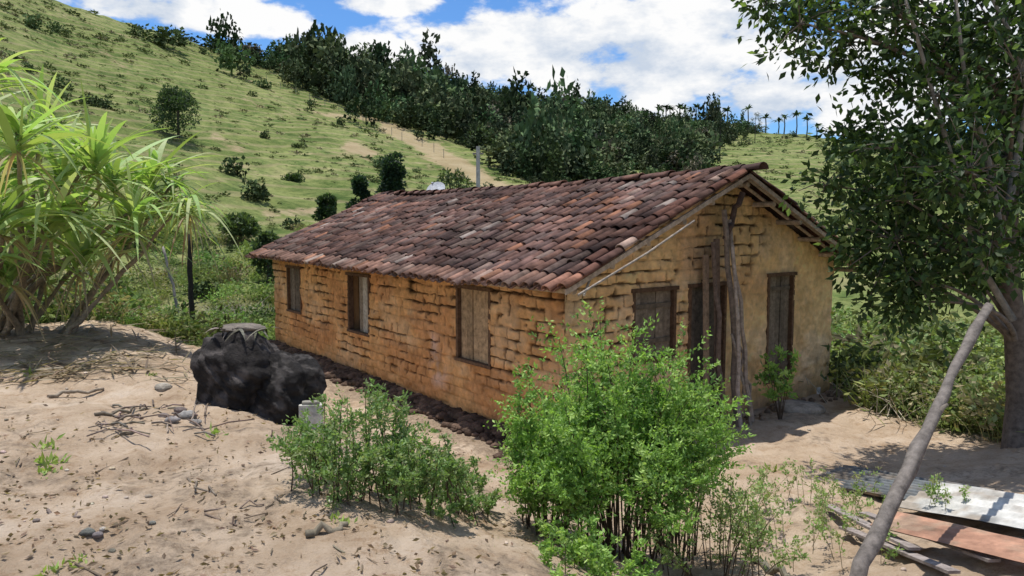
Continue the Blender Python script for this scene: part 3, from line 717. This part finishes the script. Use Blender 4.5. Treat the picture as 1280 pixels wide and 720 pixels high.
r = Rs*np.sqrt(rng.uniform(.12, 1.05, N)); x = r*np.sin(az); y = r*np.cos(az); z = H(x, y); px, py = project(x, y, z)
fx = [180, 200, 260, 330, 390, 450, 490, 560, 640, 700, 760, 830, 870, 905, 960, 1000, 1060, 1130, 1280]
fy = [-99, 30, 50, 88, 112, 134, 146, 176, 212, 236, 250, 250, 225, 185, 150, -99, 200, 260, 290]
bd_ = np.interp(px, fx, fy)
wgt = ss(8, -8, py-bd_+30*(fbm(x/12, y/12, 81)-.5))+.03*ss(60, 0, py-bd_)
wgt *= np.where(px > 1040, .35, 1)*np.where((px > 780), .6, 1)
wgt *= .18+1.7*ss(.38, .58, fbm(x/8, y/8, 83))
wgt *= track(px, py) < .5
keep = rng.random(N) < wgt*.17
xs, ys_, zs_ = x[keep], y[keep], z[keep]
order = rng.permutation(len(xs))[:3000]; xs, ys_, zs_ = xs[order], ys_[order], zs_[order]
np_ = len(protos)
for k_, pr_ in enumerate(protos):
    s_ = slice(k_, None, np_); n = len(xs[s_]); pos = np.stack([xs[s_], ys_[s_], zs_[s_]-.5], 1)
    sz = (.9+2.6*rng.random(n)**1.9)*np.where(project(xs[s_], ys_[s_], zs_[s_])[0] < 560, 1.2, .95)*(.5+1.0*fbm(xs[s_]/10, ys_[s_]/10, 84))
    tall = np.where(rng.random(n) < .10, 1.6, 1.0)
    tint = np.array([.08, .115, .048])*(.42+1.25*rng.random((n, 1)))*(1+.3*(rng.random((n, 3))-.5))
    w_ = rng.random(n) < .2; tint[w_] = np.array([.165, .195, .09])*(.7+.5*rng.random((w_.sum(), 1)))
    w_ = rng.random(n) < .04; tint[w_] = np.array([.22, .19, .13])
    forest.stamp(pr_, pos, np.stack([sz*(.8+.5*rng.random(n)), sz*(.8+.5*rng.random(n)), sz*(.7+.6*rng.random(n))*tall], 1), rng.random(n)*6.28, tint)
forest.obj('forest', M_far)
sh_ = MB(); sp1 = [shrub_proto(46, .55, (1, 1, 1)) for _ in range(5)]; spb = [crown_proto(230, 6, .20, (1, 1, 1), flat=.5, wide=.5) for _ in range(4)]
N = 30000
az = np.radians(rng.uniform(-42, 40, N)); Rs = np.interp(np.degrees(az), azk, Rk); r = 26+(Rs-26)*rng.uniform(0, 1, N)**.8
x = r*np.sin(az); y = r*np.cos(az); z = H(x, y); px, py = project(x, y, z)
dens = .2+.7*ss(.48, .68, fbm(x/14, y/14, 85, 5))
keep = (rng.random(N) < dens*.6) & (np.interp(px, fx, fy) < py+8) & (track(px, py) < .5)
x, y, z, r = x[keep], y[keep], z[keep], r[keep]; n = len(x)
for k_ in range(5):
    s_ = slice(k_, None, 5); m = len(x[s_]); sz = (.07+.30*rng.random(m)**4)*(1+r[s_]/120)
    tint = np.where(rng.random((m, 1)) < .65, np.array([[.19, .225, .08]]), np.array([[.125, .165, .06]]))*(.75+.5*rng.random((m, 1)))
    dry = rng.random(m) < .16; tint[dry] = (.28, .25, .14)
    sh_.stamp(sp1[k_], np.stack([x[s_], y[s_], z[s_]-.05], 1), np.stack([sz*(.8+.7*rng.random(m)), sz, sz*(.4+.6*rng.random(m))], 1), rng.random(m)*6.28, tint)
for k_ in range(4):
    s_ = slice(k_*11, None, 230); m = len(x[s_]); sz = (.5+.9*rng.random(m)**2)*(1+r[s_]/300)
    tint = np.array([.09, .13, .05])*(.6+.8*rng.random((m, 1)))*np.ones((1, 3))
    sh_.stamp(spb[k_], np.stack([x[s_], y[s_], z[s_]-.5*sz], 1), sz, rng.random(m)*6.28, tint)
sh_.obj('pasture_shrubs', M_far)
def midtree(name, px, pytop, dist, width, cols, cone=False, lumps=10, nl=2600):
    g = at(px, 300, dist); gz = float(H(g[0], g[1])); top = at(px, pytop, dist)[2]; h = top-gz; b = MB()
    b.tube([[g[0], g[1], gz-.2], [g[0]+.05, g[1], gz+h*.5], [g[0], g[1], gz+h*.85]], [.13, .09, .03], (.1, .08, .06), 8, .2)
    for k_ in range(lumps*3):
        f = rng.random()**.8; a = rng.random()*6.28
        rad_ = width*((1-f*.85)**.8 if cone else math.sqrt(max(0, 1-(f*1.5-.6)**2)))*(.5+.5*rng.random())
        c = np.array([g[0]+math.cos(a)*rad_*.75, g[1]+math.sin(a)*rad_*.75, gz+h*(.22+.74*f)]); rs = width*(.22+.15*rng.random())*(1-.4*f)
        n = nl//(lumps*3); d = rng.normal(size=(n, 3)); d /= np.linalg.norm(d, axis=1)[:, None]; P = c+d*rs*(.6+.5*rng.random((n, 1)))
        b.leaves(P, d+rng.normal(size=(n, 3))*.6, .12+.12*rng.random(n), .08+.06*rng.random(n), np.array(cols)*(.5+.9*rng.random((n, 1))))
    b.obj(name, M_leaf)
midtree('cypress_tree', 492, 192, 34, 1.25, (.035, .065, .035), True, 14, 5600)
midtree('cypress_tree', 452, 222, 35, 1.0, (.035, .07, .035), True, 12, 4200)
midtree('small_tree', 563, 210, 38, 1.5, (.10, .135, .06), False, 12, 4200)
midtree('small_tree', 410, 243, 38, .7, (.045, .08, .03), False, 8, 2000)
midtree('small_tree', 228, 115, 62, 2.4, (.06, .10, .04), False, 14, 6500)
midtree('small_tree', 376, 188, 75, .9, (.05, .085, .035), False, 8, 1500)
midtree('small_tree', 368, 222, 60, 1.0, (.06, .10, .035), False, 8, 1500)
midtree('small_tree', 355, 118, 120, 1.3, (.05, .08, .035), False, 8, 1500)
midtree('small_tree', 208, 92, 110, 1.6, (.05, .08, .035), False, 8, 1500)
midtree('small_tree', 300, 272, 36, 1.1, (.10, .145, .055), False, 10, 3000)
midtree('small_tree', 335, 292, 30, .7, (.08, .12, .05), False, 8, 2000)
midtree('small_tree', 897, 142, 150, 1.6, (.03, .05, .025), True, 10, 1500)
midtree('small_tree', 940, 142, 200, 2.0, (.04, .07, .025), False, 8, 1500)
pmx = MB()
for px in [820, 829, 838, 852, 860, 872, 880, 884, 893, 905, 930, 952, 968, 975, 990, 1003, 1015, 800, 846, 866, 812, 834, 770]:
    az_ = math.atan((px-640)/F); R0 = float(np.interp(math.degrees(az_), azk, Rk))*(.93+.09*rng.random()); x0, y0 = R0*math.sin(az_), R0*math.cos(az_); z0 = float(H(x0, y0)); h = 3.5+4.0*rng.random()
    pmx.tube([[x0, y0, z0-.3], [x0+.2, y0, z0+h*.5], [x0, y0, z0+h]], [.25, .2, .18], (.12, .1, .08), 4); n = 18
    D = rng.normal(size=(n, 3)); D[:, 2] = abs(D[:, 2])*.9+.2
    pmx.straps(np.tile([x0, y0, z0+h], (n, 1)), D, 2.0+1.2*rng.random(n), .75, .45, jit((.07, .11, .04), n), 5)
pmx.obj('palm_grove', M_far)
ug = MB()
def weed_proto(nl, blades, col, ls=.16):
    b = MB(); P = rng.normal(size=(nl, 3))*[.33, .33, .2]+[0, 0, .42]; P[:, 2] = np.clip(P[:, 2], .02, 1.1); D = rng.normal(size=(nl, 3)); D[:, 2] = abs(D[:, 2])*.6
    b.leaves(P, D, ls*(.6+.8*rng.random(nl)), ls*.5, np.array(col)*(.5+.9*rng.random((nl, 1))))
    if blades:
        Pb = rng.normal(size=(blades, 3))*[.25, .25, 0]; Db = rng.normal(size=(blades, 3))*[.55, .55, .1]+[0, 0, 1]
        b.straps(Pb, Db, .6+.7*rng.random(blades), .02, .35, jit(np.array([2.0, 1.45, 1.7])*np.array(col), blades), 4)
    return b.arrays()
wp = [weed_proto(150, 26, (1, 1, 1)), weed_proto(190, 8, (1, 1, 1), .13), weed_proto(70, 60, (1.1, 1, 1)), weed_proto(170, 4, (1, 1, 1), .2)]
def scatter(n, azr, rr_, smin, smax, col, seed, dry=.12, dark=.15):
    az = np.radians(rng.uniform(*azr, n)); r = rr_[0]*(rr_[1]/rr_[0])**rng.random(n); x = r*np.sin(az); y = r*np.cos(az)
    s_ = (x-AX)*Lx+(y-AY)*Ly; g_ = (x-AX)*Gx+(y-AY)*Gy
    inh = (s_ > -1.0) & (s_ < LEN+.8) & (g_ > -1.2) & (g_ < WID+.4)
    k_ = (yard_w(x, y) > .55) & ~inh & ~((fbm(x/2.2, y/2.2, seed+7) > .60) & (r > 22)); x, y = x[k_], y[k_]; z = H(x, y); m = len(x)
    ty = rng.integers(4, size=m); sz = (smin+(smax-smin)*rng.random(m)**1.5)*(.5+1.0*fbm(x/3, y/3, seed)); tint = np.array(col)*(.45+1.1*fbm(x/2.5, y/2.5, seed+1))[:, None]*(1+.3*(rng.random((m, 3))-.5))
    dr = rng.random(m) < dry; tint[dr] = np.array([.36, .32, .19])*(.7+.5*rng.random((dr.sum(), 1)))
    dk_ = rng.random(m) < dark; tint[dk_] *= .5; sz[dk_] *= 1.25
    for q in range(4):
        w = ty == q
        if w.sum(): ug.stamp(wp[q], np.stack([x[w], y[w], z[w]-.03], 1), sz[w], rng.random(w.sum())*6.28, tint[w])
scatter(1200, (-46, -8), (15, 42), .3, .95, (.21, .28, .095), 101)
scatter(1200, (20, 48), (11, 30), .4, 1.1, (.28, .35, .13), 111)
scatter(420, (20, 48), (11, 18), .5, 1.0, (.36, .42, .18), 131, .25, .05)
scatter(450, (-8, 22), (22, 45), .5, 1.1, (.15, .21, .07), 121)
ug.obj('undergrowth', M_weed)
dt = MB()
for (px, py, s_) in [(320, 398, 60), (285, 400, 50), (1110, 500, 60), (1170, 520, 60), (1060, 480, 40), (1225, 525, 50)]:
    p = og(px, py)
    for k_ in range(s_):
        q = p+rng.normal(size=3)*[.6, .3, 0]; d = rng.normal(size=3)*[.35, .35, .1]+[0, 0, .5]; dt.tube([q, q+d*.6, q+d+[.1*rng.normal(), 0, -.05]], [.007, .005, .003], (.50, .45, .35), 4)
dt.obj('dry_brushwood', M_wood)
# ------------------------------------------------------------ sky, sun, camera
SUN = Vector((-.14, .13, 1.0)).normalized()
w = bpy.data.worlds.new('World'); sc.world = w; w.use_nodes = True; nt = w.node_tree; N = nt.nodes; Lk = nt.links
bg = N['Background']; bg.inputs['Strength'].default_value = .15
sky = N.new('ShaderNodeTexSky'); sky.sky_type = 'NISHITA'; sky.sun_disc = False
sky.sun_elevation = math.asin(SUN.z); sky.sun_rotation = math.atan2(SUN.x, SUN.y); sky.altitude = 600; sky.dust_density = .6; sky.ozone_density = 1.6
tint = N.new('ShaderNodeMix'); tint.data_type = 'RGBA'; tint.blend_type = 'MULTIPLY'; tint.inputs[0].default_value = 1; tint.inputs[7].default_value = (.48, .76, 1.06, 1)
Lk.new(sky.outputs[0], tint.inputs[6])
tc = N.new('ShaderNodeTexCoord')
def vmath(op, a, b=None):
    n = N.new('ShaderNodeVectorMath'); n.operation = op
    Lk.new(a, n.inputs[0])
    if b is not None: n.inputs[1].default_value = b
    return n
dirv = tc.outputs['Generated']
acc = None
for (px, py, wx, wy) in [(670, 60, 150, 44), (830, 70, 170, 80), (890, 10, 110, 50), (600, 80, 60, 22), (462, 64, 50, 20), (215, 14, 130, 20), (300, 22, 70, 18), (480, 3, 60, 12), (960, 125, 90, 38), (1100, 110, 90, 60), (60, -60, 200, 60), (1250, 40, 120, 60), (800, -90, 260, 45)]:
    d = ray(px, py); d = d/np.linalg.norm(d)
    s1 = vmath('SUBTRACT', dirv, tuple(d)); s2 = vmath('MULTIPLY', s1.outputs[0], (F/wx, F/wx, F/wy)); ln = vmath('LENGTH', s2.outputs[0])
    m = N.new('ShaderNodeMath'); m.operation = 'SUBTRACT'; m.inputs[0].default_value = 1.05; Lk.new(ln.outputs['Value'], m.inputs[1])
    if acc is None: acc = m.outputs[0]
    else:
        x_ = N.new('ShaderNodeMath'); x_.operation = 'MAXIMUM'; Lk.new(acc, x_.inputs[0]); Lk.new(m.outputs[0], x_.inputs[1]); acc = x_.outputs[0]
mp = vmath('MULTIPLY', dirv, (1, 1, 2.0))
def wnoise(sc2, det, ro=.6):
    n = N.new('ShaderNodeTexNoise'); n.inputs['Scale'].default_value = sc2; n.inputs['Detail'].default_value = det; n.inputs['Roughness'].default_value = ro
    Lk.new(mp.outputs[0], n.inputs['Vector']); return n.outputs['Fac']
def mth(op, a, b, c=None):
    n = N.new('ShaderNodeMath'); n.operation = op
    for i_, v in enumerate((a, b, c)):
        if v is None: continue
        if isinstance(v, (int, float)): n.inputs[i_].default_value = v
        else: Lk.new(v, n.inputs[i_])
    return n.outputs[0]
acc = mth('MAXIMUM', acc, -.9)
n1 = wnoise(11, 12, .58)
dens = mth('ADD', acc, mth('MULTIPLY_ADD', n1, 3.2, -1.6))
n3 = wnoise(2.0, 8, .55)
sep = N.new('ShaderNodeSeparateXYZ'); Lk.new(dirv, sep.inputs[0])
gen = mth('MULTIPLY_ADD', n3, 7, -3.6)
back = mth('LESS_THAN', sep.outputs[1], .55)
gen = mth('MULTIPLY', mth('MAXIMUM', gen, -1), back)
dens = mth('MAXIMUM', dens, mth('ADD', gen, mth('MULTIPLY_ADD', back, 1, -1)))
mr = N.new('ShaderNodeMapRange'); mr.interpolation_type = 'SMOOTHSTEP'; mr.inputs[1].default_value = -.12; mr.inputs[2].default_value = .42; Lk.new(dens, mr.inputs[0])
cr = N.new('ShaderNodeValToRGB'); cr.color_ramp.elements[0].position = .38; cr.color_ramp.elements[0].color = (.60, .68, .80, 1); cr.color_ramp.elements[1].position = .58; cr.color_ramp.elements[1].color = (1, 1, 1, 1)
Lk.new(wnoise(11, 10, .6), cr.inputs[0])
cv = vmath('SCALE', cr.outputs[0]); cv.inputs['Scale'].default_value = 6.6
mx = N.new('ShaderNodeMix'); mx.data_type = 'RGBA'; Lk.new(mr.outputs[0], mx.inputs[0]); Lk.new(tint.outputs[2], mx.inputs[6]); Lk.new(cv.outputs[0], mx.inputs[7])
Lk.new(mx.outputs[2], bg.inputs['Color'])
sd = bpy.data.lights.new('sun', 'SUN'); sd.energy = 4.8; sd.angle = math.radians(.5); sd.color = (1, .96, .9)
so = bpy.data.objects.new('sun', sd); sc.collection.objects.link(so); so.rotation_euler = SUN.to_track_quat('Z', 'Y').to_euler()
cam = bpy.data.cameras.new('camera'); co = bpy.data.objects.new('camera', cam); sc.collection.objects.link(co)
co.location = (0, 0, CAMZ); co.rotation_euler = (math.radians(85), 0, 0)
cam.sensor_width = 36; cam.lens = 36*F/1280; cam.clip_start = .05; cam.clip_end = 6000
sc.camera = co
print('done', sum(len(o.data.polygons) for o in bpy.data.objects if o.type == 'MESH'))
